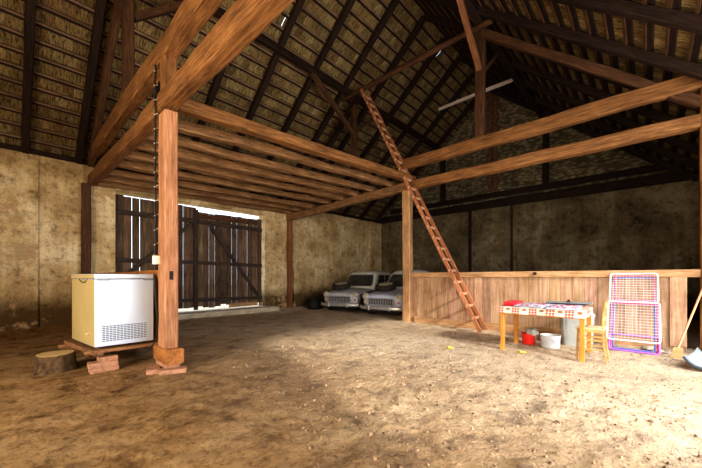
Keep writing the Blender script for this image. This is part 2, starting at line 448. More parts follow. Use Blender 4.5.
# front gable behind the camera, with a doorway
w = MB()
w.box((WF - .4, WR - .4, -.1), (WF, .6, EZ)); w.box((WF - .4, 4.6, -.1), (WF, WU + .5, EZ)); w.box((WF - .4, .6, 3.3), (WF, 4.6, EZ))
w.add([(WF - .05, y, z) for y, z in prof] + [(WF - .4, y, z) for y, z in prof], [(0, 4, 3, 2, 1), (5, 6, 7, 8, 9)])
struct('wall_front', w, M['wall'])

# roof slopes: tiles seen from below on battens
SL = .843
def TL(u): return 4.05 + SL * (10 - u)
def TR(u): return 8.6 - SL * (4.6 - u)
cs = 1 / math.hypot(1, SL)
def slope(name, side):
    mb = MB(); r2 = random.Random(3 if side > 0 else 5)
    dU = .232; nrow = 26
    if side > 0: u0 = 10.55; up = Vector((0, -cs, SL * cs)); nrm = Vector((0, SL * cs, cs)); base = lambda: Vector((0, u0, TL(u0)))
    else: u0 = -1.35; up = Vector((0, cs, SL * cs)); nrm = Vector((0, -SL * cs, cs)); base = lambda: Vector((0, u0, TR(u0)))
    B = base(); rl = dU / cs
    x0 = WF - .5; x1 = WV + .7
    for k in range(nrow + 1):
        s0 = k * rl
        # batten
        mb.m = 1; mb.col = (1, 1, 1)
        p = B + up * s0 + nrm * .045
        segs = 8
        for q in range(segs):
            a = p + Vector((x0 + (x1 - x0) * q / segs, 0, 0)) + nrm * r2.uniform(-.004, .004); b = p + Vector((x0 + (x1 - x0) * (q + 1) / segs, 0, 0)) + nrm * r2.uniform(-.004, .004)
            mb.m = 1; mb.bar(a, b, .035, .05, up=nrm); mb.m = 2; dw = .05 if side > 0 else .075; mb.bar(a - up * (.02 + dw / 2) + nrm * .012, b - up * (.02 + dw / 2) + nrm * .012, dw, .03, up=nrm)  # second bar is a dark strip imitating the shadow gap beside the batten
        if k == nrow: break
        # tiles: upper end on the batten above, lower end over the tile below
        mb.m = 0; x = x0 + (0 if k % 2 else -.09)
        while x < x1:
            wd = .18; t = r2.random()
            g_ = r2.choice([(.34, .27, .15), (.38, .31, .18), (.3, .235, .13), (.4, .34, .21), (.29, .21, .12), (.36, .3, .16)])
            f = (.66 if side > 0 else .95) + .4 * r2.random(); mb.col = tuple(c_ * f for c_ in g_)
            j = r2.uniform(-.004, .004); gap = .003
            if t < .0035: gap = .012
            hi = .066 + (.006 if (int(x / .18) % 2) else 0)
            a = B + up * (s0 - .05) + nrm * (hi + .032 + j); b = B + up * (s0 + rl + .025) + nrm * (hi + .004)
            y0_, y1_ = x + gap, x + wd + .012 - gap * 2
            mb.add([a + Vector((y0_, 0, 0)), a + Vector((y1_, 0, 0)), b + Vector((y1_, 0, 0)), b + Vector((y0_, 0, 0)),
                    a + Vector((y0_, 0, 0)) + nrm * .014, a + Vector((y1_, 0, 0)) + nrm * .014, b + Vector((y1_, 0, 0)) + nrm * .014, b + Vector((y0_, 0, 0)) + nrm * .014],
                   [(0, 1, 2, 3), (7, 6, 5, 4), (0, 4, 5, 1), (3, 2, 6, 7)])
            x += wd
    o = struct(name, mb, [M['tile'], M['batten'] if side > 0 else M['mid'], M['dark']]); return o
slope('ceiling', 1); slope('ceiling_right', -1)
rg = MB(); rg.m = 0; rg.col = (.3, .2, .1)
rg.add([(x, 4.6 + q * .22, 8.83 - abs(q) * .15) for x in (WF - .5, WV + .7) for q in (-1, 0, 1)], [(0, 1, 4, 3), (1, 2, 5, 4)])
struct('ceiling_ridge', rg, M['tile'])

# ------------------------------------------------------------------ roof timbers
ORD = ['first', 'second', 'third', 'fourth', 'fifth', 'sixth', 'seventh', 'eighth', 'ninth', 'tenth', 'eleventh', 'twelfth', 'thirteenth', 'fourteenth', 'fifteenth', 'sixteenth']
RV = [12.65, 11.5, 10.35, 9.2, 8.05, 6.9, 5.75, 4.6, 3.5, 2.42, 1.2, .3, -.85, -2.0]
def rafters(side):
    z = TL if side > 0 else TR
    ua, ub = (10.1, 4.62) if side > 0 else (-1.0, 4.58)
    proto = None
    for i, v in enumerate(RV):
        if side < 0 and v < 4.4: break
        if side > 0 and v < .2: break
        p0 = Vector((v, ua, z(ua) - .045)); p1 = Vector((v, ub, z(ub) - .045))
        if proto is None:
            o = proto = beam('rafter', p0, p1, .13, .15, M['dark'], 'x', jit=.005)
        else:
            o = proto.copy(); C.objects.link(o); o.location = p0
        s_ = 'gate-side' if side > 0 else 'right-hand'
        tag(o, f'dark rafter under the {s_} roof slope, {ORD[i]} counting from the rear gable', 'rafter', f'rafters under the {s_} roof slope')
rafters(1); rafters(-1)

PV = 1.45; TV = 7.29
# near truss
beam('tie_beam', (PV, WR + .02, 3.44), (PV, WU - .01, 3.56), .17, .25, M['beam'], 'orange-brown lower tie beam resting on the thick near post, running to gate wall', 'tie beam', jit=.008)
beam('tie_beam', (PV, WR + .02, 4.19), (PV, WU + .1, 4.17), .17, .28, M['beam'], 'heavy upper tie beam passing high over the thick near post', 'tie beam', jit=.008)
# far truss
beam('tie_beam', (TV, WR + .02, 3.6), (TV, 4.72, 3.61), .18, .22, M['beam'], 'long lower tie beam crossing the right half above the board partition', 'tie beam', jit=.007)
beam('tie_beam', (TV, 4.72, 3.61), (TV, WU - .01, 3.43), .18, .22, M['joist'], 'tie beam over the parked cars carrying the far ends of joists', 'tie beam', jit=.007)
beam('tie_beam', (TV, WR + .02, 4.24), (TV, 4.95, 4.21), .18, .27, M['beam'], 'thick upper tie beam crossing the right half below the queen post', 'tie beam', jit=.009)

# posts
p = thing('wooden_post', 'thick reddish timber post beside the chest freezer on a wooden block', 'post', (PV, 4.60, 0))
def part_beam(name, parent, a, b, w_, h_, mat, up=(0, 0, 1), **k):
    L = (Vector(b) - Vector(a)).length
    o = bpy.data.objects.new(name, beam_mesh(name, L, w_, h_, mat, **k)); C.objects.link(o); o.parent = parent; o.matrix_basis = frame_mat(a, b, up); return o
part_beam('shaft', p, (0, 0, .29), (0, 0, 3.33), .265, .16, M['postpale'], XU, jit=.004)
part_beam('upper_shaft', p, (0, 0, 3.55), (0, 0, 4.05), .2, .15, M['beam'], XU, jit=.004)
part_beam('base_block', p, (.01, -.22, .19), (.01, .26, .19), .21, .2, M['block'], jit=.004)
mb = MB(); mb.box((-.022, -.139, -.055), (.022, -.131, .055)); lp = mb.build('lock_plate', M['iron'], p, bev=.002, loc=(-.005, 0, 1.22))
mb = MB(); mb.lathe([(.012, 0), (.012, .006), (.004, .008)], 12, axis='y'); mb.build('keyhole', M['black'], lp, loc=(0, -.142, .02))
beam('wooden_post', (7.30, 4.69, .0), (7.30, 4.69, 3.5), .23, .19, M['rail'], 'pale upright post at left end of board partition beside the right car', 'post', up=XU, jit=.005)
beam('wooden_post', (7.3, 9.9, .0), (7.3, 9.9, 3.32), .15, .17, M['beamr'], 'brown post against the gate wall left of the parked cars', 'post', up=XU, jit=.004)
beam('wooden_post', (1.32, 9.9, .0), (1.32, 9.9, 3.44), .18, .16, M['mid'], 'dark brown post against gate wall behind the chest freezer', 'post', up=XU, jit=.004)
beam('wooden_post', (TV, -.7, 0), (TV, -.7, 4.1), .2, .18, M['beam'], 'post at the right edge holding both long tie beams', 'post', up=XU, jit=.004)
# queen posts, braces, collar, struts, purlins
beam('queen_post', (TV, 2.77, 4.34), (TV, 2.77, 6.85), .21, .17, M['mid'], 'brown queen post standing on the thick upper tie beam', 'post', up=XU)
beam('queen_post', (TV, 6.62, 3.54), (TV, 6.62, 6.7), .16, .15, M['mid'], 'slim dark queen post rising behind the joists above the left car', 'post', up=XU)
beam('queen_post', (PV, 6.62, 4.3), (PV, 6.62, 6.7), .16, .15, M['mid'], 'dark queen post standing on the near upper tie beam at upper left', 'post', up=XU)
beam('purlin', (WF, 6.62, 6.76), (WV, 6.62, 6.76), .16, .17, M['dark'], 'dark purlin along the middle of the gate-side roof slope', 'purlin')
beam('purlin', (WF, 2.72, 6.88), (WV, 2.72, 6.88), .17, .17, M['dark'], 'dark purlin along the middle of the right-hand roof slope', 'purlin')
beam('roof_collar', (7.14, 6.95, 6.72), (7.14, 2.45, 6.76), .14, .14, M['mid'], 'round brown collar pole linking the two far queen posts', 'collar', round_=True)
def brace(a, b, lab, mat='mid', w_=.12): beam('knee_brace', a, b, w_, w_, M[mat], lab, 'brace')
brace((6.17, 2.77, 6.85), (7.22, 2.77, 5.85), 'bright orange knee brace slanting down to the queen post at upper centre', 'beamr')
brace((8.4, 2.77, 6.8), (7.36, 2.77, 5.85), 'faint dark knee brace behind the upper centre queen post', 'mid', .09)
brace((5.6, 6.62, 6.7), (7.22, 6.62, 5.6), 'brown knee brace leaning left from the slim queen post above cars')
brace((8.6, 6.62, 6.7), (7.36, 6.62, 5.7), 'dark knee brace leaning right from the slim queen post above cars', 'mid', .09)
brace((2.6, 6.62, 6.7), (1.52, 6.62, 5.75), 'dark knee brace leaning right from the queen post at upper left')
beam('principal_strut', (TV, 3.05, TR(3.05) - .33), (TV, -.95, TR(-.95) - .33), .14, .15, M['mid'], 'long brown strut sloping down right under the right-hand roof slope', 'strut')
beam('principal_strut', (TV, 6.4, TL(6.4) - .4), (TV, 9.7, TL(9.7) - .4), .14, .15, M['dark'], 'dark principal strut sloping down to the wall above the left car', 'strut')
beam('principal_strut', (PV - .04, 6.9, TL(6.9) - .3), (PV - .04, 9.9, TL(9.9) - .22), .13, .15, M['mid'], 'brown principal strut sloping to gate wall at upper left', 'strut')
beam('loose_plank', (10.2, 2.86, 7.04), (10.2, 5.3, 7.0), .03, .1, M['plank'], 'pale pinkish plank nailed across rafters high below the ridge', 'plank')
beam('wall_plate', (WF, WU + .12, EZ + .06), (WV, WU + .12, EZ + .06), .22, .14, M['dark'], 'dark wall plate lying along the top of the gate wall', 'beam')
beam('wall_plate', (WV + .02, WR, EZ + .16), (WV + .02, WU, EZ + .16), .24, .3, M['dark'], 'dark horizontal timber on top of lower gable wall', 'beam')
beam('wall_plate', (WV + .04, WR, EZ + .52), (WV + .04, 9.4, EZ + .52), .14, .2, M['dark'], 'second dark beam above the gable wall plate, partly imitating ledge shadow', 'beam')  # fills out a dark band that is partly shadow of the ledge
for u, lab in ((6.62, 'dark upright timber in the gable masonry, left of the brick pier'), (2.66, 'dark upright timber in the gable masonry, right of the brick pier')):
    beam('gable_stud', (WV + .06, u, 4.5), (WV + .06, u, TL(6.62) + .0), .2, .14, M['dark'], lab, 'stud', up=XU)
for u, wd, lab in ((5.38, .13, 'narrow dark timber upright in lower gable wall beside the ladder'), (3.77, .05, 'narrow dark strip imitating a shadow edge in the middle of lower gable wall')):
    beam('stud_and_shade_strip', (WV - .02, u, .1), (WV - .02, u, EZ), wd, .06, M['dark'], lab, 'stud', up=XU)  # the thin middle one is a painted shadow edge, the wider one a stud
# brick quoin pier in the upper gable
qb = MB()
for k in range(48):
    z = 4.64 + k * .083; hw = .24 if (k // 3) % 2 else .17
    qb.box((WV - .0, 4.5 - hw, z), (WV + .12, 4.5 - .012, z + .072)); qb.box((WV - .0, 4.5 + .012, z), (WV + .12, 4.5 + hw, z + .072))
M['oldbrick'] = flat('sooty_brick', (.17, .085, .05), 1, 0, .5, 9, .1)
tag(qb.build('brick_pier', M['oldbrick']), 'toothed brick pier up the centre of upper gable wall', 'pier')

# joists over the gate bay
JU = [4.62, 5.2, 5.9, 6.49, 7.09, 7.79, 8.6, 9.2, 9.74]
for i, u in enumerate(JU):
    f = (u - 4.6) / 5.2
    zb0 = 3.42; zb1 = 3.72 - .17 * f
    hh = .17 if i == 0 else rnd.uniform(.13, .17)
    o = beam('ceiling_joist', (PV + .06, u, zb0 + hh / 2), (TV + (.1 if i else .16), u, zb1 + hh / 2), .19 if i == 0 else rnd.uniform(.12, .16), hh, M['beam'] if i == 0 else M['joist'],
         ('squared wide joist nearest the camera, joining thick post to partition post' if i == 0 else
          f'rough round-edged joist over the gate bay, {ORD[i]} counting from the camera'), 'joist', 'joists over the gate bay', jit=.012 if i else .006)

# gates
def gate(n, x0, x1, ztl, ztr, brace_, seed):
    r2 = random.Random(seed)
    root = bpy.data.objects.new(f'door_{n}', None); C.objects.link(root); root.location = (x0, WU + .12, .0); root['kind'] = 'structure'
    L = x1 - x0; k = round(L / .19); wd = L / k; mb = MB()
    for i in range(k):
        f = r2.uniform(.65, 1.5); mb.col = (f, f * r2.uniform(.88, 1.02), f * r2.uniform(.8, 1)); a = i * wd + r2.uniform(.0, .004); b = (i + 1) * wd - r2.uniform(.0, .005)
        if i % 3 == 2 or i % 5 == 1: b -= .011
        zt = ztl + (ztr - ztl) * i / k; zb = r2.uniform(.2, .32)
        mb.box((a, 0, zb), (b, .028, zt + r2.uniform(-.015, .015)))
        mb.box((a, 0, zb - .0), (b, .028, zb + .01))
    mb.build('board_panel', M['gatebd'], root)
    for z in (2.9, 1.64, .5):
        part_beam('ledge', root, (.02, -.03, z), (L - .02, -.03, z - (.04 if n == 2 else 0)), .05, .11 if z < 2 else .13, M['gatebar'], jit=.003)
    part_beam('brace', root, (brace_[0] - x0, -.07, brace_[1]), (brace_[2] - x0, -.07, brace_[3]), .04, .1, M['gatebar'], jit=.003)
    return root
g1 = gate(1, 1.94, 3.97, 3.35, 3.32, (2.05, 1.15, 3.8, 2.8), 1)
g2 = gate(2, 3.99, 6.24, 3.2, 3.25, (4.35, 2.82, 6.05, .55), 2)
part_beam('meeting_post', g1, (2.0, -.05, .2), (2.0, -.05, 3.25), .06, .12, M['gatebar'], XU)
part_beam('bottom_rail', g2, (1.0, -.05, .27), (2.05, -.05, .27), .03, .13, M['rail'])
part_beam('top_rail', g2, (.02, -.03, 3.06), (2.06, -.03, 3.1), .04, .13, M['mid'])

# ------------------------------------------------------------------ board partitions
def partition(name, label, x, u0, u1, z0, z1, mat, railmat, seed, wd=.19, rail_end=None, rw=.1):
    r2 = random.Random(seed); root = thing(name, label, 'partition', (x, u0, 0)); L = u1 - u0
    mb = MB(); k = round(L / wd); wd = L / k
    for i in range(k):
        f = r2.uniform(.78, 1.12); mb.col = (f, f * r2.uniform(.93, 1.03), f * r2.uniform(.88, 1.05))
        mb.box((r2.uniform(-.004, .004), i * wd + .002, z0 + r2.uniform(-.02, .02)), (.028, (i + 1) * wd - .002, z1 - .06))
    mb.build('board_panel', mat, root)
    a = rail_end if rail_end is not None else 0
    part_beam('top_rail', root, (.0, a, z1 - .06), (.0, L, z1 - .07), rw, .12, railmat, jit=.003)
    return root
pt = partition('board_partition', 'long waist-high partition of pale vertical boards behind the table', 7.28, -.46, 4.58, .05, 1.32, M['panel'], M['rail'], 4, .19, -.35)
part_beam('bottom_rail', pt, (-.03, .3, .12), (-.03, 4.9, .1), .05, .16, M['rail'], jit=.006)
mb = MB(); f = 1.05; mb.col = (f, f, f); mb.box((-.035, .0, .1), (-.005, .19, 1.2)); mb.build('wide_board', M['panel'], pt)
mb = MB(); mb.lathe([(.0, 0), (.035, .0), (.03, .02), (0, .025)], 12, axis='x'); mb.build('knot', M['iron'], pt, loc=(-.075, 2.11, 1.27))
partition('board_partition', 'low brown board partition behind chest freezer left of thick post', 1.5, 4.76, 9.8, .1, 1.30, M['panel_old'], M['block'], 6, rw=.04)

# ladder
lf = Vector((7.06, 2.62, .0)); lt = Vector((7.06, 6.0, 6.56))
root = thing('wooden_ladder', 'long reddish wooden ladder leaning on tie beams above the partition', 'ladder', tuple(lf))
d = (lt - lf); un = d.normalized()
for sgn in (-1, 1):
    part_beam('side_rail', root, (sgn * .17, 0, .02), tuple(d + Vector((sgn * .15, 0, 0))), .035, .085, M['ladder'], jit=.002)
nr = 24
for i in range(nr):
    q = un * (.34 + i * .295)
    part_beam('rung', root, (-.2, q.y, q.z), (.2, q.y, q.z), .06, .03, M['rung'], up=(0, 1, .3), jit=.001)

# ------------------------------------------------------------------ chest freezer and what is under it
ang = math.radians(6)
fr = thing('chest_freezer', 'white chest freezer with ventilation grille standing on a wooden pallet', 'freezer', (.77, 5.13, .285), 0)
FW, FL, FH = .66, .98, .955
mb = MB()
bx = [(0, 0), (FW, 0), (FW - .11, FL), (-.11, FL)]
def prism(mb, pts, z0, z1):
    n = len(pts); mb.add([(x, y, z0) for x, y in pts] + [(x, y, z1) for x, y in pts], [tuple(range(n))[::-1], tuple(range(n, 2 * n))] + [(i, (i + 1) % n, n + (i + 1) % n, n + i) for i in range(n)])
prism(mb, bx, .02, FH - .07); o = mb.build('body', M['white'], fr, smooth=True, bev=.012)
# cream side sheet
mb = MB(); prism(mb, [(-.004, .012), (.0, .008), (-.108, FL - .01), (-.113, FL - .012)], .03, FH - .075); mb.build('side_panel', M['cream'], fr)
mb = MB(); prism(mb, [(-.006, -.006), (FW + .004, -.006), (FW - .106, FL), (-.116, FL)], FH - .062, FH); mb.build('lid', M['white'], fr, smooth=True, bev=.012)
mb = MB(); prism(mb, [(-.012, .0), (-.007, -.0), (-.116, FL - .0), (-.121, FL - .002)], FH - .06, FH - .006); mb.build('lid_edge', M['cream'], fr)
for x0, x1 in ((.02, .15), (FW - .13, FW - .01)):
    mb = MB(); mb.box((x0, -.012, FH - .085), (x1, .0, FH - .062)); mb.build('hinge_cap', M['greytrim'], fr, bev=.003)
mb = MB(); mb.box((.06, -.006, .1), (.58, .004, .33)); vg = mb.build('grille', M['white'], fr, loc=(0, 0, -.03))
mb = MB()
for r_ in range(9):
    for c_ in range(13):
        x = .075 + c_ * .0385; z = .113 + r_ * .0235
        mb.box((x, -.009, z), (x + .031, -.004, z + .012))
mb.build('slots', M['vent'], vg)
mb = MB(); mb.box((-.06, .2, .155), (-.025, .3, .2)); mb.build('switch_plate', M['yelbox'], fr, bev=.003)
mb = MB(); mb.tube([(-.03 - .065 * t, .3 + .16 * t, FH - .07 - .045 * math.sin(PI * t)) for t in [i / 10 for i in range(11)]], .006, 6); mb.build('handle', M['iron'], fr)

pa = thing('wooden_pallet', 'dark wooden pallet under the chest freezer laid on bricks', 'pallet', (.77, 5.13, 0))
part_beam('front_board', pa, (-.1, .03, .25), (.72, .03, .25), .12, .04, M['pallet'], jit=.002)
part_beam('side_board', pa, (.03, -.06, .25), (-.13, 1.12, .25), .12, .05, M['pallet'], jit=.002)
part_beam('deck_board', pa, (.2, -.0, .25), (.1, 1.2, .25), .15, .04, M['pallet'], jit=.002)
part_beam('deck_board', pa, (.5, -.0, .25), (.4, 1.2, .25), .15, .04, M['pallet'], jit=.002)
part_beam('back_board', pa, (-.25, 1.1, .2), (.55, 1.1, .2), .12, .05, M['pallet'], jit=.002)
part_beam('skid', pa, (.06, .08, .2), (-.1, 1.1, .2), .08, .06, M['pallet'], jit=.002)
part_beam('foot', pa, (-.12, 1.08, -.01), (-.12, 1.08, .22), .07, .07, M['pallet'], XU)
part_beam('foot', pa, (.45, 1.1, -.01), (.45, 1.1, .18), .07, .07, M['pallet'], XU)
def brick(x, y, z, rz, lab, group, w_=.27, d_=.13, h_=.065):
    mb = MB(); n = 4
    mb.box((-w_ / 2, -d_ / 2, 0), (w_ / 2, d_ / 2, h_)); o = mb.build('brick', M['brick'], bev=.006); o.location = (x, y, z); o.rotation_euler = (0, 0, rz)
    for v in o.data.vertices: v.co += Vector([rnd.uniform(-.003, .003) for _ in range(3)])
    return tag(o, lab, 'brick', group)
g_ = 'bricks stacked under front of pallet'
z0 = gh(.93, 5.1)
brick(.86, 5.1, z0 - .005, .05, 'bottom red brick of the stack under front corner of pallet', g_, .29, .15)
brick(.85, 5.11, z0 + .06, -.04, 'middle red brick of the stack under front corner of pallet', g_, .3, .15)
brick(.9, 5.12, z0 + .125, .03, 'topmost brick of the stack under front corner of pallet', g_, .2, .13, .055)
g_ = 'bricks under the thick post'
brick(1.43, 4.36, gh(1.43, 4.36) - .01, -.35, 'red brick lying flat in front of post block, nearest the camera', g_, .3, .14, .055)
brick(1.28, 4.58, gh(1.28, 4.58) - .01, 1.2, 'red brick lying half under left side of post block', g_, .3, .14, .06)
brick(1.45, 4.62, gh(1.45, 4.6) + .015, 1.55, 'red brick directly beneath the post block', g_, .42, .17, .07)

st = thing('tree_stump', 'sawn tree stump chopping block on the floor left of freezer', 'stump', (.44, 5.58, gh(.44, 5.58) - .02))
mb = MB(); mb.lathe([(.235, 0), (.215, .05), (.2, .12), (.192, .235)], 28, jit=.03); mb.build('bark', M['bark'], st, smooth=True)
mb = MB(); mb.lathe([(.185, .232), (.183, .243), (0, .244)], 28, jit=.03); mb.build('cut_face', M['cut'], st)

# cable, junction box and clips on the near post
cb = MB(); pts = []
for i in range(34):
    z = 4.0 - i * .076; pts.append((1.345 + .006 * math.sin(i * 1.7), 4.755 + .006 * math.cos(i * 2.1), z))
cb.tube(pts, .012, 6)
ec = tag(cb.build('power_cable', M['cable'], smooth=True), 'black power cable running down the left side of the thick post', 'cable')
for i in range(14):
    z = 3.9 - i * .19
    mb = MB(); mb.bar((1.325, 4.745, z), (1.375, 4.755, z + .035), .008, .012); mb.build('clip', M['clip'], ec)
jb = thing('socket_box', 'small white socket box on the left side of the thick post', 'box', (1.345, 4.69, 1.44))
mb = MB(); mb.box((-.045, -.04, -.075), (.04, .04, .035)); mb.build('housing', M['box'], jb, bev=.006)
mb = MB(); mb.box((-.03, .04, -.005), (.03, .085, .05)); mb.build('plug', M['yelbox'], jb, bev=.006)
mb = MB(); mb.tube([(1.32, 4.72, 1.24), (1.33, 4.7, .95), (1.36, 4.71, .6), (1.38, 4.84, .34), (1.3, 4.95, .2), (1.2, 5.2, .1)], .012, 6)
tag(mb.build('freezer_cord', M['cable'], smooth=True), 'black cord hanging between the freezer and the thick post', 'cord')

# ------------------------------------------------------------------ table
tb = thing('dining_table', 'long pine table spread with patterned oilcloth before the partition', 'table', (5.98, 1.22, 0))
TX, TY = .41, .57   # half sizes
for sx in (-1, 1):
    for sy in (-1, 1):
        x, y = sx * (TX - .04), sy * (TY - .03)
        L = .68; o = part_beam('leg', tb, (x, y, gh(5.98 + x, 1.22 + y) - .005), (x, y, .69), .058, .058, M['pine'], XU, jit=.0008)
for sy in (-1, 1): part_beam('apron', tb, (-TX + .05, sy * (TY - .03), .64), (TX - .05, sy * (TY - .03), .64), .025, .09, M['pine'], jit=.001)
for sx in (-1, 1): part_beam('apron', tb, (sx * (TX - .04), -TY + .05, .64), (sx * (TX - .04), TY - .05, .64), .025, .09, M['pine'], jit=.001)
part_beam('tabletop', tb, (0, -TY, .7), (0, TY, .7), TX * 2, .025, M['pine'], jit=.0005)
# oilcloth: top and drop with gentle waves
mb = MB(); rings = []
def rect_loop(hx, hy, z, wav=0, n=26):
    L = []
    per = [((-hx, -hy), (hx, -hy)), ((hx, -hy), (hx, hy)), ((hx, hy), (-hx, hy)), ((-hx, hy), (-hx, -hy))]
    for e, (a, b) in enumerate(per):
        nrm_ = [(0, -1), (1, 0), (0, 1), (-1, 0)][e]
        for i in range(n):
            t = i / n; wv = wav * math.sin(t * 19 + e) * math.sin(PI * t)
            L.append((a[0] + (b[0] - a[0]) * t + nrm_[0] * wv, a[1] + (b[1] - a[1]) * t + nrm_[1] * wv, z + .004 * math.sin(t * 13 + e * 2) * (wav > 0)))
    return L
rings = [rect_loop(TX + .015, TY + .015, -.105, .006), rect_loop(TX + .013, TY + .013, -.05, .003), rect_loop(TX + .01, TY + .01, -.004), rect_loop(TX + .002, TY + .002, .002)]
mb.loft(rings, caps=False); n_ = len(mb.v); mb.face(list(range(n_ - 104, n_)))
cl = mb.build('tablecloth', M['cloth'], None, smooth=True); cl.location = (5.98, 1.22, .717)
tag(cl, 'white oilcloth with red check and brown motifs covering the pine table', 'tablecloth')
# fabrics on the table
def foldedpile(name, cx, cy, hx, hy, layers, mats, label, cat, rot=0, z0=.722, rag=.01):
    root = thing(name, label, cat, (cx, cy, z0), rot); z = 0
    for i, th in enumerate(layers):
        mb = MB(); n = 10; k = 8
        top = []
        ox, oy = rnd.uniform(-.012, .012), rnd.uniform(-.012, .012)
        rings = []
        for (sc, zz) in ((.97, z), (1, z + th * .3), (1, z + th * .75), (.96, z + th)):
            ring = []
            for (x, y, _) in rect_loop(hx * sc, hy * sc, 0, 0, 8):
                ring.append((x + ox + rag * noise.noise(Vector((x * 9, y * 9, i))), y + oy + rag * noise.noise(Vector((x * 9 + 5, y * 9, i))), zz + .3 * th * noise.noise(Vector((x * 6, y * 6, i * 3))) * (zz > z)))
            rings.append(ring)
        mb.loft(rings); mb.build('fold', mats[i % len(mats)], root, smooth=True); z += th
    return root
foldedpile('folded_cloth', 5.93, 1.68, .28, .1, [.025, .022, .018], [M['redcloth']], 'bright red folded cloth at the left end of the table', 'cloth', .1)
foldedpile('folded_fabric', 5.9, 1.36, .33, .2, [.014, .012, .01], [M['sheet'], M['sheet'], M['printr']], 'pale folded fabric with red print beside the red cloth', 'fabric', -.08)
foldedpile('folded_fabric', 5.88, .93, .35, .21, [.012, .014, .01], [M['sheet'], M['printg'], M['printr']], 'pale fabric with red print at the right half of the table', 'fabric', .1)
ty_ = 0
ty = thing('metal_tray', 'dark shallow metal tray lying at back right of the table', 'tray', (6.24, .94, .755), .0)
mb = MB(); mb.loft([[(a * .12, b * .24, 0) for a, b in ((-1, -1), (1, -1), (1, 1), (-1, 1))], [(a * .14, b * .3, .028) for a, b in ((-1, -1), (1, -1), (1, 1), (-1, 1))]]); mb.build('pan', M['tray'], ty, bev=.004)
mb = MB(); mb.loft([[(a * .15, b * .31, .026) for a, b in ((-1, -1), (1, -1), (1, 1), (-1, 1))], [(a * .15, b * .31, .034) for a, b in ((-1, -1), (1, -1), (1, 1), (-1, 1))]]); mb.build('rim', M['greyp'], ty)
mb = MB(); mb.lathe([(.03, .034), (.028, .05), (.012, .055), (.018, .075), (0, .08)], 14); mb.build('knob', M['black'], ty, smooth=True)

# buckets and bin under the table
bk = thing('red_bucket', 'red plastic bucket with a crumpled bag in it below table', 'bucket', (6.42, 1.57, gh(6.42, 1.57)))
bk.scale = (.86, .86, .86)
mb = MB(); mb.lathe([(.105, 0), (.12, .02), (.135, .24), (.142, .25), (.135, .252), (.125, .24), (.105, .03), (0, .03)], 28)
for i, v in enumerate(mb.v): mb.v[i] = (v[0], v[1], v[2] * (.9 - .35 * max(0, -v[1] * 3)))
mb.build('pail', M['red'], bk, smooth=True)
mb = MB(); rings = []
for k, (r, z) in enumerate(((.06, .1), (.1, .17), (.12, .25), (.1, .3), (.04, .32))):
    rings.append([(r * math.cos(2 * PI * j / 18) * (1 + .15 * math.sin(j * 2.6 + k)) + .02, r * math.sin(2 * PI * j / 18) * (1 + .15 * math.cos(j * 3.1 + k)) - .06, z + .02 * math.sin(j * 1.9 + k * 2)) for j in range(18)])
mb.loft(rings); mb.build('plastic_bag', M['bag'], bk, smooth=True)
for i, (zz, rr) in enumerate(()): pass
bk = thing('white_bucket', 'round white pail without lid below the middle of the table', 'bucket', (6.36, 1.22, gh(6.36, 1.22)))
bk.scale = (.86, .86, .95)
mb = MB(); mb.lathe([(.15, 0), (.16, .01), (.172, .2), (.18, .2), (.18, .225), (.168, .225), (.155, .02), (0, .02)], 32); mb.build('pail', M['pail'], bk, smooth=True)
mb = MB(); mb.tube([(-.18 * math.cos(t) * .98, -.18 * math.sin(t) * .9, .19 - .1 * math.sin(t)) for t in [PI * i / 16 for i in range(17)]], .003, 5); mb.build('bail_handle', M['greytrim'], bk)
bn = thing('storage_bin', 'tall grey ribbed bin standing behind the table by partition', 'bin', (6.85, .9, gh(6.85, .9)))
bn.scale = (.9, .85, 1)
mb = MB(); rings = []
for z, s_ in ((0, .9), (.02, .93), (.5, 1), (.52, 1.06), (.56, 1.06)):
    ring = []
    for j in range(64):
        q = 2 * PI * j / 64; c, s = math.cos(q), math.sin(q); e = .35
        x = .2 * s_ * abs(c) ** e * (1 if c > 0 else -1); y = .27 * s_ * abs(s) ** e * (1 if s > 0 else -1)
        f = 1 + (.015 if (j // 2) % 2 and .02 < z < .52 else 0); ring.append((x * f, y * f, z))
    rings.append(ring)
mb.loft(rings); mb.build('tub', M['bin'], bn)
mb = MB(); mb.lathe([(.24, .56), (.25, .58), (.2, .6), (0, .61)], 20)
for i, v in enumerate(mb.v): mb.v[i] = (v[0] * .85, v[1] * 1.15, v[2])
mb.build('lid', M['bin'], bn, smooth=True)

# chair
ch = thing('wooden_chair', 'pale pine chair with woven seat at the right end of the table', 'chair', (5.84, .575, 0), 0)
ch.scale = (.95, .8, 1)
# faces +U (towards the table); local y = U
for sx in (-1, 1):
    part_beam('front_leg', ch, (sx * .18, .22, -.0), (sx * .175, .2, .45), .035, .035, M['pinepale'], XU, jit=.0008)
    mb = MB(); pts = [(sx * .19, -.2, 0), (sx * .18, -.165, .25), (sx * .175, -.15, .45), (sx * .172, -.155, .65), (sx * .17, -.19, .86)]
    rings = []
    for i, p_ in enumerate(pts):
        h_ = .014; rings.append([(p_[0] - .014, p_[1] - h_, p_[2]), (p_[0] + .014, p_[1] - h_, p_[2]), (p_[0] + .014, p_[1] + h_, p_[2]), (p_[0] - .014, p_[1] + h_, p_[2])])
    mb.loft(rings); mb.build('back_post', M['pinepale'], ch, bev=.004)
    part_beam('side_stretcher', ch, (sx * .18, .2, .3), (sx * .18, -.17, .3), .02, .025, M['pinepale'], jit=.0005)
    part_beam('side_stretcher', ch, (sx * .18, .2, .17), (sx * .18, -.18, .17), .02, .02, M['pinepale'], jit=.0005)
    part_beam('seat_rail', ch, (sx * .18, .22, .43), (sx * .18, -.17, .43), .025, .04, M['pinepale'], jit=.0005)
